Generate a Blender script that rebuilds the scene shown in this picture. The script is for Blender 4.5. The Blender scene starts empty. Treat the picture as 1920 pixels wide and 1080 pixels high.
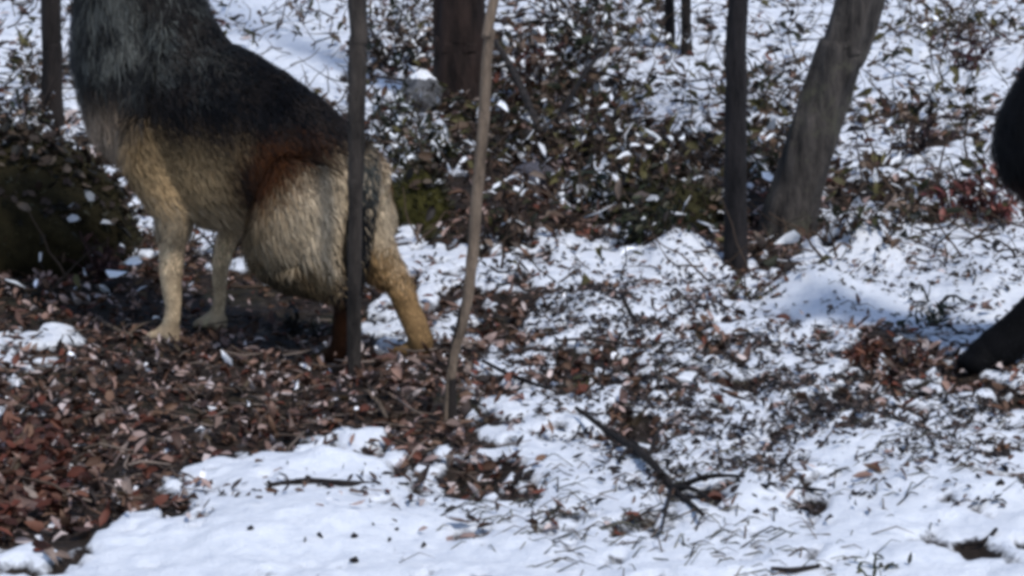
import bpy, math, random
import numpy as np
from mathutils import Vector

sc = bpy.context.scene
C = bpy.context.collection
R = np.random.RandomState(7)
random.seed(7)

# ------------------------------------------------------------------ camera
F_PX, CAM_Z, PITCH = 4804.0, 1.0, math.radians(8.6)
cam_d = bpy.data.cameras.new('camera')
cam = bpy.data.objects.new('camera', cam_d)
C.objects.link(cam)
cam.location = (0, 0, CAM_Z)
cam.rotation_euler = (math.pi / 2 - PITCH, 0, 0)
cam_d.sensor_width = 36
cam_d.lens = F_PX / 1920 * 36
cam_d.clip_start = 0.05
cam_d.clip_end = 500
sc.camera = cam

# ------------------------------------------------------------------ sky, sun, exposure
SUN_EL, SUN_AZ = math.radians(52), math.radians(150)      # azimuth clockwise from +Y
w = bpy.data.worlds.new('World')
sc.world = w
w.use_nodes = True
nt = w.node_tree
bg = nt.nodes['Background']
sky = nt.nodes.new('ShaderNodeTexSky')
sky.sky_type = 'NISHITA'
sky.sun_disc = False
sky.sun_elevation = SUN_EL
sky.sun_rotation = SUN_AZ
sky.air_density = 1.0
sky.dust_density = 1.0
sky.ozone_density = 2.0
nt.links.new(sky.outputs['Color'], bg.inputs['Color'])
bg.inputs['Strength'].default_value = 0.125
sun_d = bpy.data.lights.new('sun', 'SUN')
sun_d.energy = 2.1
sun_d.angle = math.radians(6)
sun_d.color = (1.0, 0.97, 0.93)
sun = bpy.data.objects.new('sun', sun_d)
C.objects.link(sun)
to_sun = Vector((math.sin(SUN_AZ) * math.cos(SUN_EL), math.cos(SUN_AZ) * math.cos(SUN_EL), math.sin(SUN_EL)))
sun.rotation_euler = to_sun.to_track_quat('Z', 'Y').to_euler()
sun.location = (6, -3, 8)
sc.view_settings.view_transform = 'Standard'
sc.view_settings.look = 'None'
sc.view_settings.exposure = 0.27
sc.view_settings.gamma = 1.0
sc.view_settings.use_curve_mapping = False
sc.render.engine = 'CYCLES'
sc.cycles.use_denoising = True
sc.cycles.pixel_filter_type = 'BLACKMAN_HARRIS'
sc.cycles.filter_width = 4.0          # the photograph is soft all over
sc.cycles.max_bounces = 5


# ------------------------------------------------------------------ helpers
def sstep(a, b, x):
    t = np.clip((np.asarray(x, float) - a) / (b - a), 0, 1)
    return t * t * (3 - 2 * t)


def _hash(ix, iy, seed):
    n = (ix.astype(np.int64) * 374761393 + iy.astype(np.int64) * 668265263 + seed * 974711) & 0x7fffffff
    n = ((n ^ (n >> 13)) * 1274126177) & 0x7fffffff
    n = n ^ (n >> 16)
    return (n & 0xffff) / 65535.0


def noise2(x, y, seed=0):
    x = np.asarray(x, float); y = np.asarray(y, float)
    ix = np.floor(x); iy = np.floor(y)
    fx = x - ix; fy = y - iy
    fx = fx * fx * (3 - 2 * fx); fy = fy * fy * (3 - 2 * fy)
    a = _hash(ix, iy, seed); b = _hash(ix + 1, iy, seed)
    c = _hash(ix, iy + 1, seed); d = _hash(ix + 1, iy + 1, seed)
    return (a * (1 - fx) + b * fx) * (1 - fy) + (c * (1 - fx) + d * fx) * fy


def fbm(x, y, oct=4, seed=0):
    s = 0; a = 0.5; t = 0
    x = np.asarray(x, float); y = np.asarray(y, float)
    for k in range(oct):
        s = s + a * noise2(x, y, seed + k * 17); t += a
        x = x * 2.03 + 5.1; y = y * 2.03 + 1.7; a *= 0.5
    return s / t            # 0..1


def unit(v):
    v = np.asarray(v, float)
    return v / (np.linalg.norm(v) + 1e-12)


def ray(px, py):
    x = (px - 960) / F_PX; y = (540 - py) / F_PX
    return np.array([x, math.cos(PITCH) + y * math.sin(PITCH), -math.sin(PITCH) + y * math.cos(PITCH)])


def slope(y):
    y = np.asarray(y, float)
    z = 0.07 * np.clip(y - 5.9, 0, 1.2) + 0.115 * np.clip(y - 7.1, 0, 5.0) + 0.24 * np.clip(y - 12.1, 0, 14) + 0.36 * np.clip(y - 26.1, 0, 60)
    return z


def on_ground(px, py, hf=None):
    d = ray(px, py); o = np.array([0, 0, CAM_Z])
    f = hf or (lambda x, y: slope(y))
    t = np.concatenate([np.arange(2.0, 16, 0.01), np.arange(16, 60, 0.1)])
    p = o + np.outer(t, d)
    hit = np.nonzero(p[:, 2] <= f(p[:, 0], p[:, 1]))[0]
    return p[hit[0] if len(hit) else -1].copy()


def at_depth(px, py, Y):
    d = ray(px, py)
    return np.array([0, 0, CAM_Z]) + d * (Y / d[1])


class MB:
    """collects triangles with a colour per vertex"""
    def __init__(s):
        s.v = []; s.f = []; s.c = []; s.n = 0

    def add(s, v, f, col=None):
        v = np.asarray(v, float).reshape(-1, 3); f = np.asarray(f, np.int64)
        if f.shape[1] == 4:
            f = np.concatenate([f[:, [0, 1, 2]], f[:, [0, 2, 3]]])
        s.v.append(v); s.f.append(f + s.n); s.n += len(v)
        if col is None:
            col = (1, 1, 1)
        col = np.asarray(col, float)
        if col.ndim == 1:
            col = np.tile(col[:3], (len(v), 1))
        s.c.append(col)

    def mesh(s, name, smooth=True):
        V = np.concatenate(s.v); T = np.concatenate(s.f); Cc = np.concatenate(s.c)
        me = bpy.data.meshes.new(name)
        me.vertices.add(len(V)); me.vertices.foreach_set('co', V.astype(np.float32).ravel())
        me.loops.add(len(T) * 3); me.loops.foreach_set('vertex_index', T.astype(np.int32).ravel())
        me.polygons.add(len(T))
        me.polygons.foreach_set('loop_start', np.arange(0, len(T) * 3, 3, dtype=np.int32))
        me.polygons.foreach_set('use_smooth', np.full(len(T), smooth, dtype=bool))
        ca = me.color_attributes.new('Col', 'FLOAT_COLOR', 'POINT')
        ca.data.foreach_set('color', np.concatenate([Cc, np.ones((len(V), 1))], 1).astype(np.float32).ravel())
        me.update(calc_edges=True)
        return me

    def build(s, name, mat, parent=None, smooth=True, loc=None):
        me = s.mesh(name, smooth)
        o = bpy.data.objects.new(name, me); C.objects.link(o)
        me.materials.append(mat)
        if parent:
            o.parent = parent
        if loc is not None:
            o.location = loc
        return o


def tag(o, label=None, cat=None, group=None, kind=None):
    if label: o['label'] = label
    if cat: o['category'] = cat
    if group: o['group'] = group
    if kind: o['kind'] = kind
    return o


def empty(name, loc, label, cat, group=None):
    o = bpy.data.objects.new(name, None); C.objects.link(o)
    o.empty_display_size = 0.1
    o.location = [float(q) for q in loc]
    return tag(o, label, cat, group)


def smooth_path(pts, rad, n):
    pts = np.asarray(pts, float); rad = np.asarray(rad, float)
    P = np.concatenate([[2 * pts[0] - pts[1]], pts, [2 * pts[-1] - pts[-2]]])
    out = []; ro = []
    m = len(pts) - 1
    for u in np.linspace(0, m - 1e-6, n):
        i = int(u); t = u - i
        a, b, c, d = P[i], P[i + 1], P[i + 2], P[i + 3]
        out.append(0.5 * (2 * b + (c - a) * t + (2 * a - 5 * b + 4 * c - d) * t * t + (3 * b - a - 3 * c + d) * t ** 3))
        ro.append(rad[i] * (1 - t) + rad[i + 1] * t)
    return np.array(out), np.array(ro)


def tube(mb, pts, rad, seg=8, n=None, col=(1, 1, 1), rough=0.0, seed=0, ridge=0, cap=True, ell=None):
    """lofted tube along pts; rough = relative radial bumps; ridge = number of long bark furrows"""
    if n:
        pts, rad = smooth_path(pts, rad, n)
    pts = np.asarray(pts, float); rad = np.asarray(rad, float)
    k = len(pts)
    T = np.gradient(pts, axis=0); T /= np.linalg.norm(T, axis=1)[:, None] + 1e-9
    ref = np.array([0.0, 1.0, 0.0]) if abs(T[0][1]) < 0.8 else np.array([1.0, 0, 0])
    V = []
    ang = np.linspace(0, 2 * math.pi, seg, endpoint=False)
    L = np.concatenate([[0], np.cumsum(np.linalg.norm(np.diff(pts, axis=0), axis=1))])
    for i in range(k):
        a = unit(np.cross(T[i], ref)); b = unit(np.cross(T[i], a)); ref = -np.cross(T[i], a) if False else ref
        r = np.full(seg, rad[i])
        if rough:
            q = L[i] / (np.mean(rad) + 1e-6)
            nz = fbm(np.cos(ang) * 1.6 + 9 + seed, np.sin(ang) * 1.6 + q * 0.45, 3, seed) - 0.5
            r = r * (1 + rough * 2 * nz)
            if ridge:
                wob = fbm(ang * 0 + q * 0.6, ang * 0 + seed, 2, seed) * 2.0
                fur = np.abs(noise2(ang / (2 * math.pi) * ridge + wob, ang * 0 + q * 0.35, seed + 5) - 0.5) * 2
                r = r * (1 + rough * 0.9 * (fur - 0.5))
        ea, eb = (1, 1) if ell is None else ell[i] if hasattr(ell[0], '__len__') else ell
        V.append(pts[i] + np.outer(np.cos(ang) * r * ea, a) + np.outer(np.sin(ang) * r * eb, b))
    V = np.concatenate(V)
    Q = []
    for i in range(k - 1):
        j = np.arange(seg); j2 = (j + 1) % seg
        Q.append(np.stack([i * seg + j, i * seg + j2, (i + 1) * seg + j2, (i + 1) * seg + j], 1))
    Q = np.concatenate(Q)
    T3 = np.concatenate([Q[:, [0, 1, 2]], Q[:, [0, 2, 3]]])
    if cap:
        nv = len(V)
        V = np.concatenate([V, pts[:1], pts[-1:]])
        j = np.arange(seg); j2 = (j + 1) % seg
        T3 = np.concatenate([T3, np.stack([np.full(seg, nv), j2, j], 1),
                             np.stack([np.full(seg, nv + 1), (k - 1) * seg + j, (k - 1) * seg + j2], 1)])
    mb.add(V, T3, col)
    return pts, rad


# ------------------------------------------------------------------ materials
def new_mat(name):
    m = bpy.data.materials.new(name); m.use_nodes = True
    return m, m.node_tree, m.node_tree.nodes['Principled BSDF']


def node(t, kind, **kw):
    n = t.nodes.new(kind)
    for k, v in kw.items():
        setattr(n, k, v)
    return n


def mixc(t, fac, a, b, blend='MIX'):
    m = node(t, 'ShaderNodeMix', data_type='RGBA', blend_type=blend)
    for sock, v in ((m.inputs[0], fac), (m.inputs[6], a), (m.inputs[7], b)):
        if hasattr(v, 'is_linked') or hasattr(v, 'links'):
            t.links.new(v, sock)
        else:
            sock.default_value = v if not isinstance(v, tuple) else (*v, 1)[:4]
    return m.outputs[2]


def ramp(t, src, stops):
    r = node(t, 'ShaderNodeValToRGB')
    e = r.color_ramp.elements
    while len(e) < len(stops):
        e.new(0.5)
    for q, (p, c) in zip(e, stops):
        q.position = p; q.color = (*c, 1) if len(c) == 3 else c
    t.links.new(src, r.inputs[0])
    return r.outputs[0]


def tex_noise(t, scale, detail=5, rough=0.6, vec=None):
    n = node(t, 'ShaderNodeTexNoise')
    n.inputs['Scale'].default_value = scale; n.inputs['Detail'].default_value = detail
    n.inputs['Roughness'].default_value = rough
    if vec is not None:
        t.links.new(vec, n.inputs['Vector'])
    return n.outputs['Fac']


def bump(t, h, strength, dist, bsdf):
    b = node(t, 'ShaderNodeBump')
    b.inputs['Strength'].default_value = strength; b.inputs['Distance'].default_value = dist
    t.links.new(h, b.inputs['Height']); t.links.new(b.outputs[0], bsdf.inputs['Normal'])


def mat_bark(name, dark, light, scale=30, lichen=None):
    m, t, b = new_mat(name)
    tc = node(t, 'ShaderNodeTexCoord')
    mp = node(t, 'ShaderNodeMapping'); mp.inputs['Scale'].default_value = (1, 1, 0.22)
    t.links.new(tc.outputs['Object'], mp.inputs[0])
    n1 = tex_noise(t, scale, 6, 0.7, mp.outputs[0])
    col = ramp(t, n1, [(0.32, dark), (0.72, light)])
    if lichen:
        n2 = tex_noise(t, 7, 6, 0.75, tc.outputs['Object'])
        f = ramp(t, n2, [(0.52, (0, 0, 0)), (0.66, (1, 1, 1))])
        col = mixc(t, f, col, lichen)
    t.links.new(col, b.inputs['Base Color'])
    b.inputs['Roughness'].default_value = 0.9
    b.inputs['Specular IOR Level'].default_value = 0.2
    bump(t, n1, 1.0, 0.025, b)
    return m


def mat_vcol(name, rough=0.8, spec=0.2, var=0.0, bmp=0.0, trans=0.0):
    m, t, b = new_mat(name)
    a = node(t, 'ShaderNodeVertexColor', layer_name='Col')
    col = a.outputs['Color']
    if var:
        tc = node(t, 'ShaderNodeTexCoord')
        n = tex_noise(t, 60, 4, 0.7, tc.outputs['Object'])
        f = ramp(t, n, [(0.3, (1 - var,) * 3), (0.7, (1 + var * 0.4,) * 3)])
        col = mixc(t, 1.0, col, f, 'MULTIPLY')
        if bmp:
            bump(t, n, bmp, 0.01, b)
    t.links.new(col, b.inputs['Base Color'])
    b.inputs['Roughness'].default_value = rough
    b.inputs['Specular IOR Level'].default_value = spec
    if trans:
        b.inputs['Subsurface Weight'].default_value = trans
        b.inputs['Subsurface Radius'].default_value = (0.01, 0.006, 0.003)
    return m


def mat_floor():
    m, t, b = new_mat('snowy_forest_floor')
    a = node(t, 'ShaderNodeVertexColor', layer_name='Col')     # R = snow cover
    sep = node(t, 'ShaderNodeSeparateColor'); t.links.new(a.outputs['Color'], sep.inputs[0])
    tc = node(t, 'ShaderNodeTexCoord')
    n_f = tex_noise(t, 38, 6, 0.72, tc.outputs['Object'])
    n_g = tex_noise(t, 210, 3, 0.6, tc.outputs['Object'])
    # ragged snow edge
    add = node(t, 'ShaderNodeMath', operation='MULTIPLY_ADD')
    t.links.new(n_f, add.inputs[0]); add.inputs[1].default_value = 0.5; add.inputs[2].default_value = -0.25
    s = node(t, 'ShaderNodeMath', operation='ADD')
    t.links.new(add.outputs[0], s.inputs[0]); t.links.new(sep.outputs[0], s.inputs[1])
    f = ramp(t, s.outputs[0], [(0.40, (0, 0, 0)), (0.56, (1, 1, 1))])
    soil = ramp(t, n_f, [(0.25, (0.006, 0.004, 0.003)), (0.5, (0.022, 0.014, 0.009)), (0.75, (0.08, 0.055, 0.042))])
    n_m = tex_noise(t, 3.1, 4, 0.6, tc.outputs['Object'])
    mossf = ramp(t, n_m, [(0.52, (0, 0, 0)), (0.68, (0.8, 0.8, 0.8))])
    soil = mixc(t, mossf, soil, ramp(t, n_f, [(0.3, (0.005, 0.006, 0.003)), (0.7, (0.028, 0.028, 0.011))]))
    snow = ramp(t, n_f, [(0.3, (0.66, 0.70, 0.78)), (0.6, (0.82, 0.85, 0.90))])
    col = mixc(t, f, soil, snow)
    t.links.new(col, b.inputs['Base Color'])
    b.inputs['Roughness'].default_value = 0.75
    b.inputs['Specular IOR Level'].default_value = 0.25
    mx = node(t, 'ShaderNodeMath', operation='MULTIPLY_ADD')
    t.links.new(n_g, mx.inputs[0]); mx.inputs[1].default_value = 0.4; t.links.new(n_f, mx.inputs[2])
    bump(t, mx.outputs[0], 0.7, 0.012, b)
    return m


def mat_leaf():
    """dead leaves lying on their own; the colour differs from leaf to leaf"""
    m, t, b = new_mat('dead_leaf')
    oi = node(t, 'ShaderNodeObjectInfo')
    c = ramp(t, oi.outputs['Random'], [(0.0, (0.018, 0.010, 0.007)), (0.3, (0.075, 0.036, 0.025)), (0.55, (0.17, 0.105, 0.085)),
                                       (0.8, (0.30, 0.235, 0.20)), (1.0, (0.08, 0.022, 0.014))])
    tc = node(t, 'ShaderNodeTexCoord')
    n = tex_noise(t, 70, 4, 0.7, tc.outputs['Object'])
    c = mixc(t, 1.0, c, ramp(t, n, [(0.3, (0.6, 0.6, 0.6)), (0.7, (1.1, 1.1, 1.1))]), 'MULTIPLY')
    t.links.new(c, b.inputs['Base Color'])
    b.inputs['Roughness'].default_value = 0.6
    b.inputs['Specular IOR Level'].default_value = 0.3
    return m


M_FLOOR = mat_floor()
M_LEAF = mat_leaf()
M_LITTER = mat_vcol('leaf_litter', 0.65, 0.3)
M_PLANT = mat_vcol('plant_leaf', 0.55, 0.35)
M_TWIG = mat_vcol('twig_bark', 0.85, 0.2)
M_SNOW = mat_vcol('clinging_snow', 0.7, 0.2, 0.12, 0.4)
M_MOSS = mat_vcol('moss', 0.95, 0.1, 0.5, 0.8)
M_STONE = mat_vcol('stone', 0.9, 0.2, 0.45, 0.8)
M_BARK_DARK = mat_bark('bark_dark', (0.007, 0.006, 0.006), (0.038, 0.03, 0.027), 26)
M_BARK_BLACKISH = mat_bark('bark_blackish', (0.003, 0.003, 0.004), (0.038, 0.033, 0.034), 26)
M_BARK_RED = mat_bark('bark_reddish', (0.004, 0.003, 0.003), (0.045, 0.028, 0.023), 22)
M_BARK_LEAN = mat_bark('bark_mossy', (0.009, 0.008, 0.008), (0.11, 0.095, 0.085), 28, (0.09, 0.086, 0.06))
M_BARK_PALE = mat_bark('bark_pale', (0.08, 0.058, 0.042), (0.30, 0.225, 0.165), 40)
M_BARK_GREY = mat_bark('bark_grey', (0.007, 0.006, 0.006), (0.085, 0.07, 0.06), 36)
M_BLACK_WOOD = mat_bark('bark_black', (0.0015, 0.0015, 0.0015), (0.022, 0.019, 0.018), 34)
M_FUR = mat_vcol('fur', 0.7, 0.15)
M_SKIN = mat_vcol('fur_underlayer', 0.85, 0.1, 0.3)


# ------------------------------------------------------------------ the ground: snow cover and height
# each patch: where it lies, its half-size across and along the slope, weight (+ bare litter, - snow)
def world_patch(px, py, rx, ry):
    c = on_ground(px, py); a = on_ground(px, py - ry); b = on_ground(px, py + ry)
    return c[0], c[1], rx * c[1] / F_PX, max(0.03, abs(a[1] - b[1]) / 2)


BARE = [(w_[0], *world_patch(*w_[1:])) for w_ in [
    (0.62, 130, 690, 260, 110), (0.75, 420, 710, 260, 110), (0.85, 640, 740, 210, 90), (0.68, 60, 860, 190, 130),
    (0.9, 240, 880, 170, 90), (0.68, 50, 1010, 150, 55), (1.0, 100, 520, 260, 70), (1.0, 420, 580, 260, 60),
    (0.75, 860, 900, 110, 45), (0.7, 780, 780, 120, 60), (0.8, 960, 610, 110, 80), (0.6, 1080, 720, 110, 40),
    (0.9, 960, 420, 230, 60), (0.9, 1000, 280, 230, 80), (0.8, 1240, 400, 150, 60), (0.9, 1450, 450, 130, 50),
    (0.5, 1420, 540, 70, 40), (0.7, 1700, 380, 190, 30), (0.85, 1660, 665, 110, 40), (0.6, 1800, 740, 160, 40),
    (0.55, 1040, 120, 120, 90), (0.5, 1700, 240, 80, 40), (0.5, 1300, 270, 120, 40), (0.6, 60, 300, 200, 60),
    (0.55, 1190, 820, 70, 30), (0.35, 1330, 700, 170, 90), (0.45, 760, 90, 120, 60), (0.5, 1290, 960, 60, 25),
    (-0.5, 380, 800, 90, 20), (-0.55, 60, 650, 90, 40), (-0.5, 215, 840, 60, 60), (-0.4, 330, 735, 60, 25), (-0.5, 90, 770, 70, 25), (-0.45, 930, 560, 50, 25), (-1.0, 600, 892, 120, 25), (-0.7, 560, 1000, 190, 60), (-0.8, 1610, 470, 90, 35), (-0.8, 1530, 560, 100, 45),
    (-0.8, 1110, 600, 90, 45), (-0.8, 1275, 490, 75, 30), (-0.8, 1830, 520, 90, 50), (-0.4, 720, 640, 40, 40),
    (-0.7, 520, 90, 150, 70), (-0.5, 1680, 120, 90, 90), (-0.5, 1250, 200, 120, 40)]]
HUMPS = [(w_[0], *world_patch(*w_[1:])) for w_ in [
    (0.10, 1610, 478, 80, 26), (0.075, 1530, 565, 85, 30), (0.06, 1115, 615, 85, 32), (0.075, 1275, 498, 70, 22),
    (0.03, 605, 897, 120, 14), (0.03, 560, 1010, 170, 55), (0.05, 1850, 540, 90, 46), (0.06, 960, 430, 200, 60),
    (0.05, 720, 770, 90, 50), (0.05, 1250, 370, 140, 50), (0.04, 1660, 665, 90, 36), (-0.03, 850, 910, 100, 30),
    (0.04, 1620, 860, 150, 60), (0.035, 1380, 950, 120, 40), (-0.03, 1350, 720, 160, 40), (0.04, 1820, 950, 160, 60)]]


def snow_cover(x, y):
    x = np.asarray(x, float); y = np.asarray(y, float)
    s = 0.80 + 0 * x
    wx = x + 0.10 * (fbm(x * 5, y * 3, 3, 31) - 0.5); wy = y + 0.30 * (fbm(x * 5, y * 3, 3, 47) - 0.5)
    for a, cx, cy, rx, ry in BARE:
        d = ((wx - cx) / rx) ** 2 + ((wy - cy) / ry) ** 2
        s = s - a * 0.80 * np.exp(-d * 0.8)
    s = s + 0.55 * (fbm(x * 7, y * 4, 4, 3) - 0.5) + 1.5 * (fbm(x * 24, y * 14, 3, 5) - 0.5) * sstep(-0.6, 0.5, s)  - 0.16 * sstep(6.5, 8, y)
    far = np.maximum(sstep(2.6, 4.2, np.abs(x)), sstep(14, 20, y))       # unbroken snow beyond the thicket
    return s * (1 - far) + 0.85 * far


def ground_h(x, y, fine=True):
    x = np.asarray(x, float); y = np.asarray(y, float)
    z = slope(y) + 0 * x
    z = z + 0.10 * (fbm(x * 0.8, y * 0.8, 3, 11) - 0.5) * sstep(6.2, 8.5, y) + 0.03 * (fbm(x * 1.7, y * 1.7, 2, 12) - 0.5)
    for a, cx, cy, rx, ry in HUMPS:
        d = ((x - cx) / rx) ** 2 + ((y - cy) / ry) ** 2
        z = z + a * np.exp(-d * 1.2)
    if fine:
        sn = sstep(0.36, 0.62, snow_cover(x, y))
        z = z + 0.020 * sn + 0.032 * (fbm(x * 9, y * 9, 3, 21) - 0.5) + (1 - sn) * 0.020 * (fbm(x * 28, y * 28, 2, 23) - 0.5)
        z = z + sn * 0.013 * (fbm(x * 30, y * 30, 3, 27) - 0.5)
    return z


def axis(parts):
    return np.unique(np.concatenate([np.linspace(a, b, n) for a, b, n in parts]).round(4))


gx = axis([(-80, -6, 26), (-6, -2.6, 34), (-2.6, 2.6, 347), (2.6, 6, 34), (6, 80, 26)])
gy = axis([(-30, 0, 16), (0, 3.4, 22), (3.4, 8.5, 341), (8.5, 13.5, 170), (13.5, 24, 70), (24, 90, 40)])
GX, GY = np.meshgrid(gx, gy)
GZ = ground_h(GX.ravel(), GY.ravel())
SN = snow_cover(GX.ravel(), GY.ravel())
nx, ny = len(gx), len(gy)
ii, jj = np.meshgrid(np.arange(ny - 1), np.arange(nx - 1), indexing='ij')
q0 = (ii * nx + jj).ravel()
GZG = GZ.reshape(ny, nx)


def gha(x, y):
    """height of the built ground"""
    i = np.clip(np.searchsorted(gx, x) - 1, 0, nx - 2); j = np.clip(np.searchsorted(gy, y) - 1, 0, ny - 2)
    u = np.clip((x - gx[i]) / (gx[i + 1] - gx[i]), 0, 1); v = np.clip((y - gy[j]) / (gy[j + 1] - gy[j]), 0, 1)
    return (GZG[j, i] * (1 - u) + GZG[j, i + 1] * u) * (1 - v) + (GZG[j + 1, i] * (1 - u) + GZG[j + 1, i + 1] * u) * v


def gh(x, y):
    return float(gha(np.array([x]), np.array([y]))[0])


def on_floor(px, py):
    """where the line of sight meets the finished ground"""
    return on_ground(px, py, gha)


mb = MB()
mb.add(np.stack([GX.ravel(), GY.ravel(), GZ], 1), np.stack([q0, q0 + 1, q0 + nx + 1, q0 + nx], 1),
       np.stack([np.clip(SN, 0, 1)] * 3, 1))
floor = mb.build('forest_floor', M_FLOOR)
tag(floor, 'sloping forest floor with patchy snow and dead leaves', kind='structure')


# ------------------------------------------------------------------ trees
def branchlets(mb, p, d, length, r, depth, col, seg=5, droop=0.0, keep=lambda q: True):
    d = unit(d)
    pts = [np.array(p, float)]
    n = 5
    for i in range(n):
        d = unit(d + R.normal(0, 0.16, 3) + np.array([0, 0, 0.05 - droop]))
        pts.append(pts[-1] + d * length / n)
    tube(mb, pts, np.linspace(r, r * 0.35, n + 1), seg, None, col)
    if depth > 0:
        for k in range(R.randint(2, 5)):
            i = R.randint(2, n + 1)
            side = unit(np.cross(d, R.normal(0, 1, 3)))
            branchlets(mb, pts[i], d * 0.7 + side * 0.8, length * R.uniform(0.45, 0.7), r * 0.5, depth - 1, col, 4, droop)


def tree(name, label, mat, pts, rad, col=(1, 1, 1), seg=20, n=40, rough=0.12, ridge=14, seed=1, limbs=6, limb_from=0.45,
         limb_len=0.8, extra=None, group=None, sink=True):
    base = np.array(pts[0], float)
    root = empty(name, base, label, 'tree', group)
    rel = [np.array(p, float) - base for p in pts]
    if sink:
        rel[0] = rel[0] + np.array([0, 0, -0.12])
    mb = MB()
    pp, rr = tube(mb, rel, rad, seg, n, col, rough, seed, ridge)
    mb.build('trunk', mat, root)
    mb = MB()
    for k in range(limbs):
        i = int(len(pp) * R.uniform(limb_from, 0.97))
        a = R.uniform(0, 2 * math.pi)
        branchlets(mb, pp[i], (math.cos(a), math.sin(a), R.uniform(0.3, 0.9)), limb_len * R.uniform(0.6, 1.2), rr[i] * 0.4, 2, col)
    top = pp[-1] - pp[-2]
    branchlets(mb, pp[-1], top, limb_len, rr[-1], 2, col)
    mb.build('crown', mat, root)
    if extra:
        extra(root, base)
    return root


def up(px_base, py_base, path, rad, total, lift=0.0):
    """trunk axis from picture points at the depth of its foot, carried on above the frame to `total` metres"""
    b = on_floor(px_base, py_base); b[2] = gh(b[0], b[1])
    pts = [b] + [at_depth(x, y, b[1] + lift) for x, y in path]
    d = unit(pts[-1] - pts[-2]); d = unit(d + np.array([0, 0, 0.6]))
    L = total - (pts[-1][2] - b[2])
    pts += [pts[-1] + d * L * 0.4 + R.normal(0, 0.04, 3), pts[-1] + d * L + R.normal(0, 0.1, 3)]
    rr = list(rad) + [rad[-1] * 0.7, rad[-1] * 0.3]
    return pts, rr


p, r = up(1470, 452, [(1480, 420), (1497, 350), (1535, 220), (1575, 100), (1612, 0)], [0.105, 0.078, 0.072, 0.070, 0.067, 0.065], 4.2)
tree('leaning_tree', 'thick dark tree leaning to the right over the snow', M_BARK_LEAN, p, r, seg=56, n=90, rough=0.13, ridge=22, seed=3, limbs=7, limb_from=0.84)
p, r = up(1380, 505, [(1380, 430), (1379, 300), (1381, 150), (1384, 0)], [0.036, 0.031, 0.029, 0.028, 0.027], 3.6)
tree('slim_tree', 'slim straight blackish tree standing just in front of the leaning tree', M_BARK_BLACKISH, p, r, seg=24, n=60, rough=0.10, ridge=9, seed=5, limbs=6, limb_from=0.82, limb_len=0.6)
p, r = up(868, 205, [(865, 150), (860, 80), (862, 0)], [0.135, 0.098, 0.088, 0.086], 5.0)
tree('dark_tree', 'thick reddish dark trunk on the slope behind the pale sapling', M_BARK_RED, p, r, seg=44, n=70, rough=0.14, ridge=18, seed=8, limbs=7, limb_from=0.8, limb_len=1.0)


def second_stem(root, base):
    m2 = MB()
    b2 = on_floor(853, 800) - base
    q = [b2 + np.array([0, 0, -0.05]), at_depth(846, 700, base[1]) - base, at_depth(862, 610, base[1]) - base, at_depth(882, 520, base[1]) - base]
    tube(m2, q, [0.011, 0.009, 0.008, 0.005], 10, 20, (1, 1, 1), 0.1, 4, 5)
    o = m2.build('stem', M_BARK_DARK, root)
    o['label'] = 'dark thin second stem hugging the pale one'


p, r = up(833, 795, [(846, 700), (872, 585), (886, 480), (893, 380), (905, 250), (911, 150), (918, 60), (926, 0)],
          [0.010, 0.0095, 0.0105, 0.0115, 0.0115, 0.0115, 0.011, 0.010, 0.010], 2.6)
tree('sapling', 'thin curved light brown sapling beside the hind paws', M_BARK_PALE, p, r, seg=16, n=80, rough=0.10, ridge=5, seed=12, limbs=5, limb_from=0.9, limb_len=0.4, extra=second_stem)
p, r = up(664, 712, [(664, 560), (666, 400), (669, 200), (670, 80), (669, 0)], [0.0165, 0.0145, 0.0150, 0.0190, 0.0195, 0.0190], 3.0)
tree('sapling', 'straight dark grey sapling standing right in front of the rump', M_BARK_GREY, p, r, seg=20, n=90, rough=0.12, ridge=7, seed=15, limbs=6, limb_from=0.85, limb_len=0.5)
p, r = up(97, 235, [(97, 180), (98, 90), (95, 0)], [0.045, 0.037, 0.034, 0.033], 4.0)
tree('narrow_tree', 'narrow dark trunk behind the mossy boulder', M_BARK_DARK, p, r, seg=20, n=50, rough=0.12, ridge=8, seed=18, limbs=6, limb_from=0.8)
p, r = up(1256, 88, [(1256, 40), (1255, 0)], [0.024, 0.02, 0.019], 3.0)
tree('narrow_tree', 'faint thin trunk high on the slope, the one nearer the brush', M_BARK_DARK, p, r, seg=12, n=30, rough=0.1, ridge=5, seed=21, limbs=5, limb_from=0.8, limb_len=0.5)
p, r = up(1287, 102, [(1287, 50), (1286, 0)], [0.026, 0.021, 0.02], 3.0)
tree('narrow_tree', 'faint thin trunk high on the slope, the one nearer the slim tree', M_BARK_DARK, p, r, seg=12, n=30, rough=0.1, ridge=5, seed=22, limbs=5, limb_from=0.8, limb_len=0.5)

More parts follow.
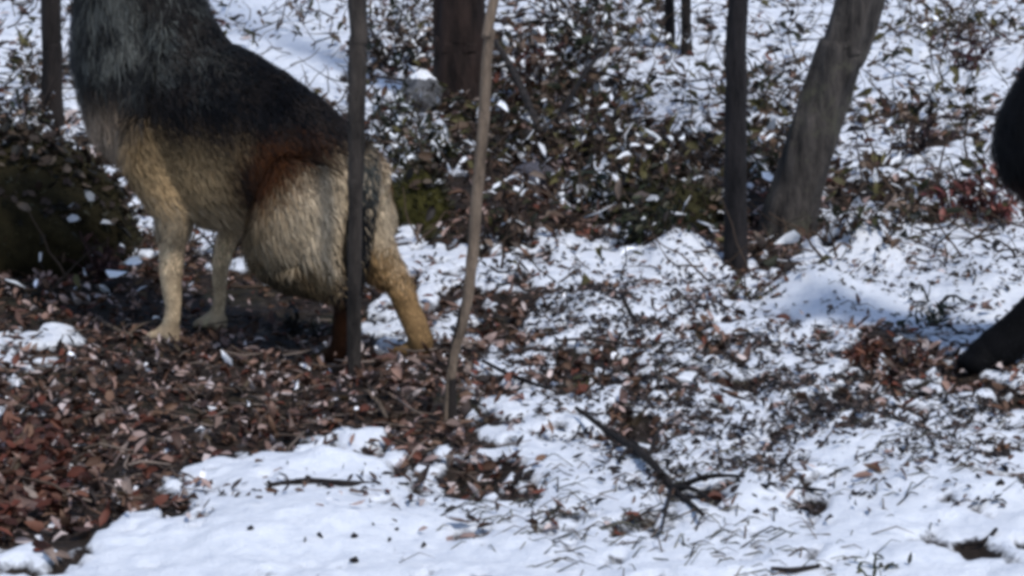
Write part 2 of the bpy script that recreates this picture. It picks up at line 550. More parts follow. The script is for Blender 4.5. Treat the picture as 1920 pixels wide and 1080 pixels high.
# ------------------------------------------------------------------ rocks and logs
def leaf_batch(mb, base, d, nrm, L, W, fold, curl, col):
    """many pointed leaves at once; all arguments are arrays over the leaves"""
    nn = lambda v: v / (np.linalg.norm(v, axis=1)[:, None] + 1e-9)
    N = len(base); d = nn(d); s = nn(np.cross(nrm, d)); n = np.cross(d, s)
    t = np.array([0.0, 0.3, 0.65, 1.0]); wd = np.array([0.10, 1.0, 0.8, 0.0])
    V = np.empty((N, 12, 3))
    for k in range(4):
        c = base + d * (L * t[k])[:, None] - n * (curl * L * t[k] ** 2)[:, None]
        wk = (W / 2 * wd[k])[:, None]; up_ = n * wk * (fold * 2)[:, None]
        V[:, k * 3] = c - s * wk + up_; V[:, k * 3 + 1] = c; V[:, k * 3 + 2] = c + s * wk + up_
    f0 = []
    for k in range(3):
        a = k * 3
        f0 += [[a, a + 1, a + 4, a + 3], [a + 1, a + 2, a + 5, a + 4]]
    Fq = (np.array(f0)[None] + (np.arange(N) * 12)[:, None, None]).reshape(-1, 4)
    mb.add(V.reshape(-1, 3), Fq, np.repeat(col, 12, axis=0))


def rock(name, label, px, py, size, mat, cols, seed, snowcap=0.0, lift=0.0, cat='boulder', moss=0, clutter=0):
    c = on_floor(px, py); c[2] = gh(c[0], c[1])
    n1, n2 = 40, 64
    th = np.linspace(0.02, math.pi - 0.02, n1); ph = np.linspace(0, 2 * math.pi, n2, endpoint=False)
    TH, PH = np.meshgrid(th, ph, indexing='ij')
    D = np.stack([np.sin(TH) * np.cos(PH), np.sin(TH) * np.sin(PH), np.cos(TH)], -1)
    nz = fbm(D[..., 0] * 1.7 + seed + D[..., 2] * 1.1, D[..., 1] * 1.7 + D[..., 2] * 0.9, 5, seed)
    nz2 = fbm(D[..., 0] * 8 + seed + D[..., 2] * 5, D[..., 1] * 8 - D[..., 2] * 5, 3, seed + 3)
    rr = 0.72 + 0.55 * nz + 0.08 * nz2
    V = D * rr[..., None] * np.array(size)
    V[..., 2] += size[2] * 0.25 + lift
    f = []
    for i in range(n1 - 1):
        j = np.arange(n2); j2 = (j + 1) % n2
        f.append(np.stack([i * n2 + j, i * n2 + j2, (i + 1) * n2 + j2, (i + 1) * n2 + j], 1))
    u = np.clip(nz2 + 0.3 * (nz - 0.5), 0, 1)[..., None]
    col = np.array(cols[0]) * (1 - u) + np.array(cols[1]) * u
    root = empty(name, c, label, cat)
    m_ = MB(); m_.add(V.reshape(-1, 3), np.concatenate(f), col.reshape(-1, 3)); m_.build('stone', mat, root)
    if moss:
        m_ = MB()
        V2 = V.reshape(-1, 3); D2 = D.reshape(-1, 3)
        idx = R.randint(0, len(V2), moss)
        for i in idx:
            if D2[i, 2] < -0.1:
                continue
            pnt = V2[i] + R.normal(0, 0.008, 3); L = R.uniform(0.012, 0.03)
            d = unit(D2[i] + R.normal(0, 0.5, 3)); s = unit(np.cross(d, R.normal(0, 1, 3))) * 0.004
            g = R.uniform(0.4, 1.3)
            m_.add([pnt - s, pnt + s, pnt + d * L], [[0, 1, 2]], np.array((0.030, 0.027, 0.010)) * g)
        m_.build('moss', M_PLANT, root)['kind'] = 'stuff'
    if clutter:
        up_i = np.nonzero(D.reshape(-1, 3)[:, 2] > 0.05)[0]
        i = up_i[R.randint(0, len(up_i), clutter)]
        m_ = MB(); a = R.uniform(0, 6.3, clutter); L = R.uniform(0.02, 0.05, clutter)
        pal = np.array([(0.05, 0.032, 0.02), (0.022, 0.013, 0.009), (0.10, 0.075, 0.055), (0.008, 0.007, 0.005), (0.45, 0.46, 0.48)])
        leaf_batch(m_, V.reshape(-1, 3)[i] + D.reshape(-1, 3)[i] * 0.012, np.stack([np.cos(a), np.sin(a), R.normal(0, 0.6, clutter)], 1), D.reshape(-1, 3)[i] + R.normal(0, 0.5, (clutter, 3)), L, L * 0.5,
                   R.uniform(0, 0.4, clutter), R.uniform(-0.3, 0.5, clutter), pal[R.choice(5, clutter, p=[0.3, 0.3, 0.12, 0.24, 0.04])])
        m_.build('foliage', M_LITTER, root)
    if snowcap:
        m_ = MB()
        k = max(3, int(n1 * snowcap))
        Vs = V[:k].copy()
        edge = np.linspace(1, 0.0, k)[:, None]
        keep = fbm(np.cos(PH[:k]) * 2 + 3, np.sin(PH[:k]) * 2 + TH[:k] * 3, 3, seed + 9)
        Vs[..., 2] += 0.022 * np.clip(edge * 1.4 - 0.5 + (keep - 0.5) * 1.6, -0.6, 1)
        f = []
        for i in range(k - 1):
            j = np.arange(n2); j2 = (j + 1) % n2
            f.append(np.stack([i * n2 + j, i * n2 + j2, (i + 1) * n2 + j2, (i + 1) * n2 + j], 1))
        m_.add(Vs.reshape(-1, 3), np.concatenate(f), (0.84, 0.86, 0.9)); m_.build('snow_cap', M_SNOW, root)
    return root


rock('mossy_boulder', 'big dark moss-covered boulder in front of the wolf dog', 25, 480, (0.33, 0.26, 0.235), M_MOSS,
     ((0.005, 0.0045, 0.003), (0.045, 0.036, 0.016)), 4, moss=2600, clutter=650)
rock('grey_stone', 'grey stone in the brush below the fallen grey branch', 1005, 345, (0.075, 0.07, 0.045), M_STONE,
     ((0.03, 0.028, 0.034), (0.17, 0.16, 0.18)), 9)
rock('grey_stone', 'grey stone with snow at the foot of the reddish dark trunk', 790, 205, (0.085, 0.08, 0.085), M_STONE,
     ((0.04, 0.04, 0.042), (0.2, 0.2, 0.21)), 13, 0.25)
rock('mossy_hummock', 'olive green mossy hummock just behind the hind legs', 785, 415, (0.085, 0.08, 0.11), M_MOSS,
     ((0.012, 0.013, 0.004), (0.075, 0.068, 0.02)), 17, moss=1100, clutter=60, cat='hummock')
rock('mossy_hummock', 'low dark green mossy hummock right of the snow-dusted fern', 1235, 420, (0.17, 0.12, 0.09), M_MOSS,
     ((0.008, 0.009, 0.004), (0.05, 0.045, 0.02)), 19, moss=1200, clutter=160, cat='hummock')


def stick(name, label, px_pts, rad, mat, seg=10, n=30, lift=0.006, rough=0.12, ridge=4, seed=0, cat='branch', forks=(), heights=None, group=None):
    P = []
    for k, (x, y) in enumerate(px_pts):
        q = on_floor(x, y); q[2] = gh(q[0], q[1]) + lift + (heights[k] if heights else 0)
        P.append(q)
    base = P[0].copy()
    root = empty(name, base, label, cat, group)
    m_ = MB(); tube(m_, [q - base for q in P], rad, seg, n, (1, 1, 1), rough, seed, ridge); m_.build('shaft', mat, root)
    for i, end, r0, hgt in forks:
        e = on_floor(*end); e[2] = gh(e[0], e[1]) + hgt
        m_ = MB(); mid = (P[i] + e) / 2 + np.array([0, 0, 0.01])
        tube(m_, [P[i] - base, mid - base, e - base], [r0, r0 * 0.8, r0 * 0.4], 8, 14, (1, 1, 1), rough, seed + 1, 3)
        m_.build('fork', mat, root)
    return root


stick('fallen_branch', 'dark forked branch lying on the speckled snow in front', [(1080, 785), (1140, 832), (1215, 885), (1262, 938), (1318, 992)],
      [0.004, 0.006, 0.0075, 0.007, 0.0035], M_BARK_DARK, 12, 40, 0.020, 0.14, 5, 33,
      forks=[(3, (1395, 930), 0.006, 0.03), (3, (1335, 955), 0.005, 0.012), (2, (1245, 842), 0.004, 0.05), (3, (1240, 1010), 0.004, 0.01)])
stick('fallen_branch', 'thin black stick along the edge of the snow bank', [(505, 918), (580, 908), (660, 914), (765, 912)],
      [0.004, 0.006, 0.0055, 0.003], M_BARK_DARK, 8, 24, 0.004, 0.1, 3, 35)
stick('fallen_branch', 'pale bare stick on the leaves below the front paw', [(190, 615), (240, 640), (295, 657)],
      [0.005, 0.006, 0.004], M_BARK_PALE, 8, 20, 0.014, 0.12, 3, 36, forks=[(1, (300, 628), 0.003, 0.03)])
stick('fallen_branch', 'short pale stick poking down towards the snow bank', [(690, 745), (712, 775), (732, 812)],
      [0.004, 0.005, 0.003], M_BARK_PALE, 8, 16, 0.012, 0.12, 3, 37)
stick('fallen_branch', 'long thin twig lying level on clean snow below the mossy brush', [(1040, 648), (1110, 640), (1195, 655)],
      [0.003, 0.004, 0.002], M_BARK_GREY, 7, 18, 0.004, 0.1, 3, 38)
stick('fallen_branch', 'dark twig slanting on the snow hump right of the brush', [(1165, 555), (1180, 590), (1195, 612)],
      [0.005, 0.005, 0.003], M_BARK_DARK, 7, 14, 0.006, 0.1, 3, 39)
stick('fallen_branch', 'grey branch leaning down from the slope behind the curved sapling', [(930, 190), (968, 240), (1012, 305)],
      [0.010, 0.013, 0.012], M_BARK_GREY, 12, 30, 0.05, 0.12, 5, 40, heights=[0.16, 0.12, 0.05], forks=[(2, (1075, 262), 0.008, 0.09)])
stick('fallen_branch', 'dark branch propped in the brush above the grey stone', [(1040, 270), (1100, 210), (1150, 150)],
      [0.010, 0.009, 0.005], M_BARK_DARK, 10, 24, 0.04, 0.12, 4, 41, heights=[0.02, 0.1, 0.1], forks=[(1, (1220, 215), 0.006, 0.08)])
stick('fallen_branch', 'black twig on the snow at the bottom edge', [(1445, 1072), (1490, 1076), (1535, 1070)],
      [0.003, 0.005, 0.003], M_BARK_DARK, 7, 14, 0.005, 0.1, 3, 42)
stick('fallen_branch', 'short dark twig on open snow past the forked branch', [(1488, 926), (1515, 922), (1548, 926)],
      [0.002, 0.0035, 0.002], M_BARK_DARK, 7, 14, 0.005, 0.1, 3, 43)
stick('fallen_branch', 'crossed brown twig at the foot of the curved sapling', [(905, 690), (960, 720), (1040, 745)],
      [0.004, 0.005, 0.003], M_BARK_DARK, 7, 18, 0.012, 0.1, 3, 44)
stick('fallen_branch', 'dark bent twig on the snow in the lower right corner', [(1805, 1030), (1845, 1022), (1868, 998)],
      [0.003, 0.0045, 0.003], M_BARK_DARK, 7, 16, 0.005, 0.1, 3, 45)
stick('fallen_branch', 'mossy stick lying across the brown leaves near the mossy boulder', [(60, 745), (130, 735), (230, 705)],
      [0.004, 0.006, 0.004], M_BARK_GREY, 8, 18, 0.014, 0.12, 3, 46)


# ------------------------------------------------------------------ plants
def leaf_tris(base, d, nrm, L, W, fold=0.25, curl=0.3):
    """pointed leaf of eight triangles folded along the midrib"""
    d = unit(d); s = unit(np.cross(nrm, d)); n = np.cross(d, s)
    t = np.array([0.0, 0.3, 0.65, 1.0]); wd = np.array([0.10, 1.0, 0.8, 0.0]) * W / 2
    V = []
    for k in range(4):
        c = base + d * L * t[k] + n * (-curl * L * t[k] ** 2)
        V += [c - s * wd[k] + n * wd[k] * fold * 2, c, c + s * wd[k] + n * wd[k] * fold * 2]
    f = []
    for k in range(3):
        a = k * 3
        f += [[a, a + 1, a + 4, a + 3], [a + 1, a + 2, a + 5, a + 4]]
    return np.array(V), np.array(f)


def shrub(name, label, px, py, h, spread, stems, leaves, leaf_cols, L, W, stem_col, snow=0.0, cat='shrub', twigs=2, droop=0.0, tilt=(0, 0), Y=None, group=None):
    c = on_floor(px, py); c[2] = gh(c[0], c[1])
    root = empty(name, c, label, cat, group)
    ms, ml, mn = MB(), MB(), MB()
    stem_col = np.array(stem_col) * 0.6
    ends = []
    for k in range(stems):
        a = R.uniform(0, 2 * math.pi); lean = R.uniform(0.1, 1.0) * spread
        d = unit(np.array([math.cos(a) * lean + tilt[0], math.sin(a) * lean + tilt[1], 1.0]))
        p0 = np.array([math.cos(a), math.sin(a), 0]) * R.uniform(0, 0.03) + np.array([0, 0, -0.02])
        n = 6; pts = [p0]
        LL = h * R.uniform(0.6, 1.1)
        for i in range(n):
            d = unit(d + R.normal(0, 0.12, 3) - np.array([0, 0, droop * i / n]))
            pts.append(pts[-1] + d * LL / n)
        r0 = R.uniform(0.0025, 0.0045)
        tube(ms, pts, np.linspace(r0, r0 * 0.4, n + 1), 5, None, stem_col)
        for i in range(1, n + 1):
            ends.append((pts[i], d))
        for q in range(twigs):
            i = R.randint(1, n); dd = unit(d + R.normal(0, 0.8, 3))
            tp = [pts[i], pts[i] + dd * LL * 0.18, pts[i] + unit(dd + R.normal(0, 0.3, 3)) * LL * 0.36]
            tube(ms, tp, [r0 * 0.5, r0 * 0.4, r0 * 0.25], 4, None, stem_col)
            ends += [(tp[1], dd), (tp[2], dd)]
    for k in range(leaves):
        p_, d_ = ends[R.randint(len(ends))]
        d2 = unit(d_ * 0.3 + R.normal(0, 0.8, 3) + np.array([0, 0, -0.25])); nr = unit(R.normal(0, 0.5, 3) + np.array([0, -0.3, 1]))
        sc_ = R.uniform(0.6, 1.3)
        V, f = leaf_tris(p_ + R.normal(0, 0.008, 3), d2, nr, L * sc_, W * sc_, 0.2, R.uniform(-0.1, 0.5))
        cc = np.array(leaf_cols[R.randint(len(leaf_cols))]) * R.uniform(0.35, 0.95)
        ml.add(V, f, cc)
        if R.rand() < snow:
            V2 = V + np.array([0, 0, 0.003]); cen = V2.mean(0)
            V2 = cen + (V2 - cen) * R.uniform(0.45, 0.85) + R.normal(0, 0.0022, V2.shape); V2[:, 2] += 0.002
            mn.add(V2, f, (0.83, 0.85, 0.89))
    ms.build('stems', M_TWIG, root)['kind'] = 'stuff'
    if leaves:
        ml.build('foliage', M_PLANT, root)
    if mn.v:
        mn.build('snow_load', M_SNOW, root)['kind'] = 'stuff'
    return root


DKGREEN = [(0.018, 0.026, 0.010), (0.03, 0.038, 0.012), (0.05, 0.05, 0.018)]
OLIVE = [(0.05, 0.05, 0.015), (0.08, 0.075, 0.022), (0.03, 0.03, 0.01)]
RUST = [(0.11, 0.03, 0.018), (0.07, 0.022, 0.014), (0.16, 0.06, 0.035)]
BROWN = [(0.10, 0.055, 0.032), (0.18, 0.11, 0.075), (0.05, 0.028, 0.018), (0.30, 0.22, 0.17)]
TW = (0.045, 0.034, 0.03)
shrub('fern', 'snow-dusted evergreen fern in the middle of the brush', 1110, 400, 0.15, 1.2, 14, 130, DKGREEN, 0.05, 0.016, TW, 0.65, 'fern', 0, 0.5)
shrub('low_bush', 'dark green low bush left of the slim tree', 1210, 450, 0.14, 1.0, 16, 220, DKGREEN, 0.03, 0.012, TW, 0.05, 'bush')
shrub('low_bush', 'brown and green tangled bush at the foot of the slim tree', 1330, 420, 0.15, 1.0, 16, 170, DKGREEN + BROWN, 0.034, 0.014, TW, 0.1, 'bush')
shrub('low_bush', 'olive bush with drooping snowy leaves above the mossy hummock', 800, 320, 0.17, 1.1, 16, 190, DKGREEN + OLIVE, 0.05, 0.014, TW, 0.5, 'bush', 1, 0.4, (-0.2, 0))
shrub('low_bush', 'snow-laden slanting bush below the reddish dark trunk', 730, 270, 0.20, 1.2, 16, 170, DKGREEN, 0.055, 0.015, TW, 0.75, 'bush', 1, 0.5)
shrub('low_bush', 'brown leafy tangle right of the curved sapling', 950, 460, 0.17, 1.0, 16, 150, BROWN + OLIVE, 0.04, 0.018, TW, 0.2, 'bush')
shrub('low_bush', 'yellowish brush sprig above the snow-dusted fern', 1120, 290, 0.18, 1.0, 12, 130, OLIVE + BROWN, 0.045, 0.018, TW, 0.3, 'bush')
shrub('bramble', 'tangled brown bramble high behind the curved sapling', 985, 190, 0.30, 0.9, 16, 210, BROWN + RUST, 0.05, 0.022, TW, 0.5, 'bramble', 3, 0.3)
shrub('bramble', 'snowy bramble at the top edge between the two dark trunks', 1080, 120, 0.34, 0.9, 18, 220, BROWN + DKGREEN, 0.05, 0.022, TW, 0.7, 'bramble', 3, 0.3)
shrub('bramble', 'twiggy snowy brush left of the reddish dark trunk', 740, 130, 0.30, 0.8, 18, 160, DKGREEN + BROWN, 0.05, 0.018, TW, 0.8, 'bramble', 3, 0.3)
shrub('bramble', 'bramble arching across the snow right of the brush', 1240, 300, 0.22, 1.2, 12, 90, BROWN, 0.04, 0.018, TW, 0.3, 'bramble', 3, 0.6)
shrub('low_bush', 'low evergreen tuft between the slim tree and leaning tree', 1430, 330, 0.16, 1.0, 12, 130, DKGREEN + OLIVE, 0.045, 0.015, TW, 0.4, 'bush', 1, 0.4)
shrub('dead_bush', 'dark dead weed on the bright snow right of the leaning tree', 1710, 290, 0.15, 0.9, 12, 70, [(0.03, 0.016, 0.016), (0.05, 0.025, 0.025)], 0.03, 0.013, (0.03, 0.02, 0.02), 0.1, 'bush', 3)
shrub('dead_bush', 'reddish dead weed high on the slope near the top right', 1810, 130, 0.17, 0.8, 12, 70, [(0.12, 0.04, 0.045), (0.08, 0.03, 0.03)], 0.035, 0.015, (0.06, 0.025, 0.025), 0.25, 'bush', 3)
shrub('dead_bush', 'maroon twiggy bush behind the black dog at the right edge', 1860, 410, 0.19, 1.3, 24, 230, [(0.20, 0.05, 0.042), (0.11, 0.03, 0.026), (0.28, 0.10, 0.08)], 0.04, 0.014, (0.06, 0.025, 0.022), 0.12, 'bush', 3, 0.3, (-0.4, 0))
shrub('dead_bush', 'brown weed tuft at the foot of the leaning tree, snow side', 1600, 420, 0.10, 1.2, 12, 90, BROWN + DKGREEN, 0.035, 0.014, TW, 0.15, 'bush', 2, 0.3)
shrub('dead_bush', 'olive brown weed tuft on the snow between leaning tree and maroon bush', 1690, 410, 0.09, 1.1, 10, 80, BROWN + OLIVE, 0.035, 0.013, TW, 0.15, 'bush', 2, 0.3)
shrub('dead_fern', 'heap of rust-brown dead fern on the snow', 1620, 675, 0.085, 1.6, 16, 230, [(0.13, 0.038, 0.02), (0.07, 0.024, 0.013), (0.18, 0.07, 0.04)], 0.036, 0.013, (0.05, 0.02, 0.012), 0.0, 'fern', 2, 0.7)
shrub('dead_fern', 'paler brown dead fern heap beside the black paw', 1710, 690, 0.075, 1.7, 14, 170, [(0.15, 0.08, 0.065), (0.10, 0.05, 0.04), (0.2, 0.13, 0.1)], 0.036, 0.012, (0.1, 0.06, 0.045), 0.05, 'fern', 2, 0.7)
shrub('grass_tuft', 'dark green plant poking through snow above the dead fern', 1725, 610, 0.07, 1.2, 10, 50, DKGREEN, 0.03, 0.012, (0.03, 0.035, 0.02), 0.2, 'plant', 1, 0.3)
shrub('grass_tuft', 'tuft of thin arching stalks on the white snow mound', 1760, 560, 0.15, 1.6, 7, 6, DKGREEN, 0.02, 0.006, (0.05, 0.05, 0.045), 0.0, 'plant', 1, 1.0)
shrub('grass_tuft', 'small brown sprig at the foot of the slim tree', 1400, 560, 0.08, 1.2, 10, 50, BROWN + OLIVE, 0.03, 0.01, TW, 0.1, 'plant', 1, 0.2)
shrub('grass_tuft', 'low green brown herb on the speckled snow below the brush', 1085, 735, 0.055, 1.5, 12, 90, OLIVE + BROWN, 0.03, 0.012, TW, 0.05, 'plant', 1, 0.4)
shrub('grass_tuft', 'tiny green sprig at the bottom edge of the snow', 1610, 1072, 0.045, 1.4, 9, 36, OLIVE, 0.022, 0.007, (0.06, 0.07, 0.03), 0.0, 'plant', 1, 0.3)
shrub('low_bush', 'dark brush with snow above the mossy boulder', 40, 250, 0.22, 1.0, 14, 110, DKGREEN + BROWN, 0.04, 0.016, TW, 0.5, 'bush', 3, 0.3)
shrub('dead_bush', 'maroon weed stalks between the mossy boulder and the front leg', 200, 520, 0.14, 0.7, 14, 90, [(0.06, 0.022, 0.022), (0.09, 0.04, 0.035), (0.03, 0.012, 0.012)], 0.03, 0.013, (0.06, 0.03, 0.03), 0.05, 'bush', 3)
shrub('low_bush', 'dark brush filling the gap behind the belly', 430, 470, 0.13, 1.0, 14, 130, DKGREEN + BROWN, 0.035, 0.014, TW, 0.0, 'bush', 2)
shrub('low_bush', 'blackish brush added as shade beneath the haunch', 560, 630, 0.085, 1.3, 14, 110, [(0.012, 0.010, 0.008), (0.02, 0.014, 0.010)], 0.03, 0.012, (0.012, 0.010, 0.009), 0.0, 'bush', 2, 0.3)  # added to blacken the shaded pocket under the dog
shrub('dead_bush', 'thin twigs sticking out of the snow above the back', 560, 40, 0.16, 0.7, 5, 10, BROWN, 0.03, 0.012, (0.10, 0.10, 0.12), 0.1, 'bush', 2)

# ------------------------------------------------------------------ dead leaves
LEAF_MESH = []
for k in range(12):
    L = 0.042 + 0.022 * R.rand(); W = L * R.uniform(0.3, 0.6)
    V, f = leaf_tris(np.array([-L / 2, 0, 0]), (1, 0, 0), (0, 0, 1), L, W, R.uniform(-0.1, 0.8), R.uniform(-0.7, 0.7))
    V += R.normal(0, 0.0018, V.shape); V[:, 2] -= V[:, 2].min()
    m_ = MB(); m_.add(V, f)
    tube(m_, [V[1], V[1] + np.array([-0.012, 0.002, 0.003])], [0.0009, 0.0006], 4)
    me = m_.mesh('leaf'); me.materials.append(M_LEAF); LEAF_MESH.append(me)
CHIP_MESH = []
M_CHIP = mat_bark('bark_chip', (0.010, 0.009, 0.010), (0.05, 0.04, 0.036), 60)
for k in range(4):
    m_ = MB()
    tube(m_, [(-0.006, 0, 0), (0, 0.001, 0.002), (0.007, 0.0, 0.0)], [0.003, 0.0055, 0.002], 7, None, (1, 1, 1), 0.5, k, 3, ell=(1.0, 0.4))
    me = m_.mesh('bark_chip'); me.materials.append(M_CHIP); CHIP_MESH.append(me)


def put(me, name, x, y, lift, rx, ry, rz, s=1.0):
    o = bpy.data.objects.new(name, me); C.objects.link(o); o.parent = floor
    o.location = (x, y, gh(x, y) + lift); o.rotation_euler = (rx, ry, rz); o.scale = (s, s, s)
    return o


n_ = 0
while n_ < 285:
    px = R.uniform(-20, 1500); py = R.uniform(600, 1075)
    if px > 900 and R.rand() < 0.75:
        continue
    q = on_floor(px, py)
    s_ = float(snow_cover(np.array([q[0]]), np.array([q[1]]))[0])
    if s_ > 0.50 and R.rand() < 0.992:
        continue
    put(LEAF_MESH[R.randint(12)], 'leaf', q[0], q[1], R.uniform(0.002, 0.014), R.normal(0, 0.45), R.normal(0, 0.45), R.uniform(0, 6.3), R.uniform(0.5, 0.85))
    n_ += 1
for px, py, s in [(470, 996, 1.3), (572, 1016, 1.2), (600, 1010, 1.4), (665, 1012, 1.1), (700, 988, 0.9), (663, 1056, 1.3), (731, 1018, 1.0), (795, 1031, 1.5),
                  (744, 1000, 0.8), (1003, 935, 1.5), (955, 975, 0.8), (1570, 745, 1.2), (1585, 800, 1.4), (1603, 822, 1.0), (1720, 780, 1.2), (1755, 785, 1.2),
                  (1800, 785, 1.4), (1845, 800, 1.6), (1885, 858, 1.9), (1835, 900, 1.1), (1875, 915, 1.5), (1520, 948, 1.3), (1500, 966, 1.1), (1305, 835, 2.0),
                  (1490, 832, 1.9), (1550, 828, 1.0), (1385, 905, 1.4), (1418, 968, 1.1), (540, 870, 0.8), (575, 884, 0.7)]:
    q = on_floor(px, py)
    put(CHIP_MESH[R.randint(4)], 'bark_chip', q[0], q[1], 0.002, R.normal(0, 0.3), R.normal(0, 0.3), R.uniform(0, 6.3), s * R.uniform(0.55, 0.85))

DOG_SHADE = on_ground(510, 600)          # dog's shadow imitated here by thinned litter over dark ground
PAL = np.array([(0.045, 0.022, 0.013), (0.10, 0.05, 0.03), (0.16, 0.09, 0.058), (0.27, 0.165, 0.13), (0.42, 0.30, 0.27), (0.62, 0.52, 0.50),
                (0.022, 0.014, 0.012), (0.14, 0.045, 0.028), (0.06, 0.04, 0.022), (1.1, 1.1, 1.15)]) * 0.85


def litter(name, label, n, xr, yr, accept, L0, pal, wts, cat, tilt=0.5, lift=0.012, zone=None):
    m_ = MB(); xs = []; ys = []; k = 0
    for tries in range(80):
        y = R.uniform(yr[0], yr[1], 20000)
        x = R.uniform(-1, 1, 20000) * (0.22 * y + 0.25)
        ok = R.rand(20000) < accept(snow_cover(x, y), x, y)
        xs.append(x[ok]); ys.append(y[ok]); k += ok.sum()
        if k >= n:
            break
    x = np.concatenate(xs)[:n]; y = np.concatenate(ys)[:n]; n = len(x)
    L = L0 * R.uniform(0.45, 1.35, n); a = R.uniform(0, 6.3, n)
    d = np.stack([np.cos(a), np.sin(a), R.normal(0, tilt * 0.7, n)], 1)
    c = pal[R.choice(len(pal), n, p=wts)] * R.uniform(0.7, 1.25, n)[:, None]
    leaf_batch(m_, np.stack([x, y, gha(x, y) + R.uniform(0, lift, n)], 1), d, np.array([0, 0, 1]) + R.normal(0, tilt, (n, 3)), L, L * R.uniform(0.22, 0.55, n),
               R.uniform(-0.1, 0.8, n), R.uniform(-0.7, 0.8, n), c)
    o = m_.build(name, M_LITTER)
    tag(o, label, cat, kind='stuff')
    return o


W_ = np.array([0.16, 0.15, 0.13, 0.14, 0.12, 0.08, 0.10, 0.09, 0.04, 0.02]); W_ /= W_.sum()
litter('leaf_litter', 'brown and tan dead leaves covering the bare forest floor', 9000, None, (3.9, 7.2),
       lambda s, x, y: np.where(s < 0.44, 0.95, np.where(s < 0.60, 0.12, 0.02)) * (1 - 0.8 * np.exp(-((x - DOG_SHADE[0]) / 0.20) ** 2 - ((y - DOG_SHADE[1]) / 0.30) ** 2)), 0.029, PAL, W_, 'leaf litter', 0.65, 0.018)
litter('leaf_litter', 'dark dead leaves scattered up the snowy slope', 5200, None, (7.0, 12.6),
       lambda s, x, y: np.where(s < 0.46, 0.8, np.where(s < 0.62, 0.2, 0.015)), 0.045, PAL, W_, 'leaf litter', 0.6, 0.02)
DARK = np.array([(0.018, 0.015, 0.015), (0.035, 0.026, 0.024), (0.06, 0.042, 0.036), (0.12, 0.085, 0.07)])
clear = lambda x, y: 0.10 + 0.90 * sstep(4.75, 5.15, y - 0.25 * sstep(0.0, 0.5, x))          # few crumbs on the clean bank in front
speck = [world_patch(*c_) for c_ in [(1330, 700, 200, 130), (1180, 640, 160, 90), (1770, 790, 150, 45), (1290, 900, 120, 60), (980, 640, 150, 80), (1500, 760, 150, 80)]]


def speckle(x, y):
    v = 0.07 + 0.16 * sstep(-0.1, 0.3, x)
    for cx, cy, rx_, ry_ in speck:
        v = v + np.exp(-((x - cx) / rx_) ** 2 - ((y - cy) / ry_) ** 2)
    return np.clip(v, 0, 1)


litter('forest_debris', 'small dark needles and crumbs sprinkled over the snow', 13000, None, (4.0, 9.0),
       lambda s, x, y: np.where(s > 0.45, 0.9, 0.2) * speckle(x, y) * (0.12 + sstep(0.40, 0.6, fbm(x * 9, y * 6, 3, 77))),
       0.018, DARK, np.array([0.4, 0.3, 0.2, 0.1]), 'debris', 0.6, 0.008)
litter('leaf_litter', 'loose leaf scraps strewn over the speckled snow', 1500, None, (4.6, 8.5),
       lambda s, x, y: np.where(s > 0.4, 0.9, 0.1) * clear(x, y) * sstep(-0.3, 0.2, x) * sstep(0.45, 0.62, fbm(x * 4, y * 3, 3, 78)),
       0.024, PAL, W_, 'leaf litter', 0.5, 0.010)
BR = np.array([(0.80, 0.82, 0.86), (0.015, 0.018, 0.008), (0.075, 0.065, 0.022), (0.012, 0.009, 0.008), (0.085, 0.052, 0.032), (0.14, 0.105, 0.085)])
brush = [(c_[0], *world_patch(*c_[1:])) for c_ in [(1.0, 960, 260, 200, 110), (0.9, 1060, 110, 150, 90), (0.7, 760, 110, 90, 90), (0.8, 760, 250, 90, 50), (0.8, 1180, 400, 160, 50),
         (0.5, 1280, 270, 110, 60), (0.6, 1440, 250, 60, 120), (0.5, 1720, 240, 120, 40), (0.5, 1780, 90, 110, 60), (0.7, 1760, 370, 160, 30), (0.7, 40, 200, 100, 60), (0.5, 950, 560, 130, 60)]]


def brushy(x, y):
    v = 0.08 + 0 * x
    for a_, cx, cy, rx_, ry_ in brush:
        v = v + a_ * np.exp(-((x - cx) / rx_) ** 2 - ((y - cy) / ry_) ** 2)
    return np.clip(v, 0, 1) * sstep(0.38, 0.58, fbm(x * 4, y * 2.5, 3, 91))


litter('undergrowth', 'tangled snow-dusted undergrowth covering the slope behind the saplings', 5400, None, (6.3, 12.8),
       lambda s, x, y: brushy(x, y), 0.046, BR, np.array([0.13, 0.14, 0.24, 0.16, 0.22, 0.11]), 'undergrowth', 0.9, 0.10)
m_ = MB(); m_snow = MB()
k = 0
while k < 2400:
    y0 = R.uniform(6.2, 12.5); x0 = R.uniform(-1, 1) * (0.22 * y0 + 0.2)
    if R.rand() > float(brushy(np.array([x0]), np.array([y0]))[0]) + 0.12:
        continue
    z0 = gh(x0, y0); a = R.uniform(0, 6.3); el = R.uniform(-0.1, 0.9); LL = R.uniform(0.06, 0.26)
    d = np.array([math.cos(a) * math.cos(el), math.sin(a) * math.cos(el), math.sin(el)])
    p0 = np.array([x0, y0, z0 + R.uniform(0.0, 0.05)])
    r_ = R.uniform(0.0015, 0.0042); tp = [p0]; dd = d
    for q_ in range(5):
        dd = unit(dd + R.normal(0, 0.28, 3)); tp.append(tp[-1] + dd * LL / 5)
    tube(m_, tp, np.linspace(1, 0.35, 6) * r_, 4, None, np.array((0.034, 0.023, 0.016)) * R.uniform(0.4, 2.6))
    if R.rand() < 0.30 and el < 0.6:                 # a little snow lying along the twig
        i_ = R.randint(0, 3)
        tube(m_snow, [q_ + np.array([0, 0, r_ * 1.3]) for q_ in tp[i_:i_ + 3]], np.array([0.5, 1.2, 0.4]) * r_, 5, None, (0.78, 0.80, 0.84))
    k += 1
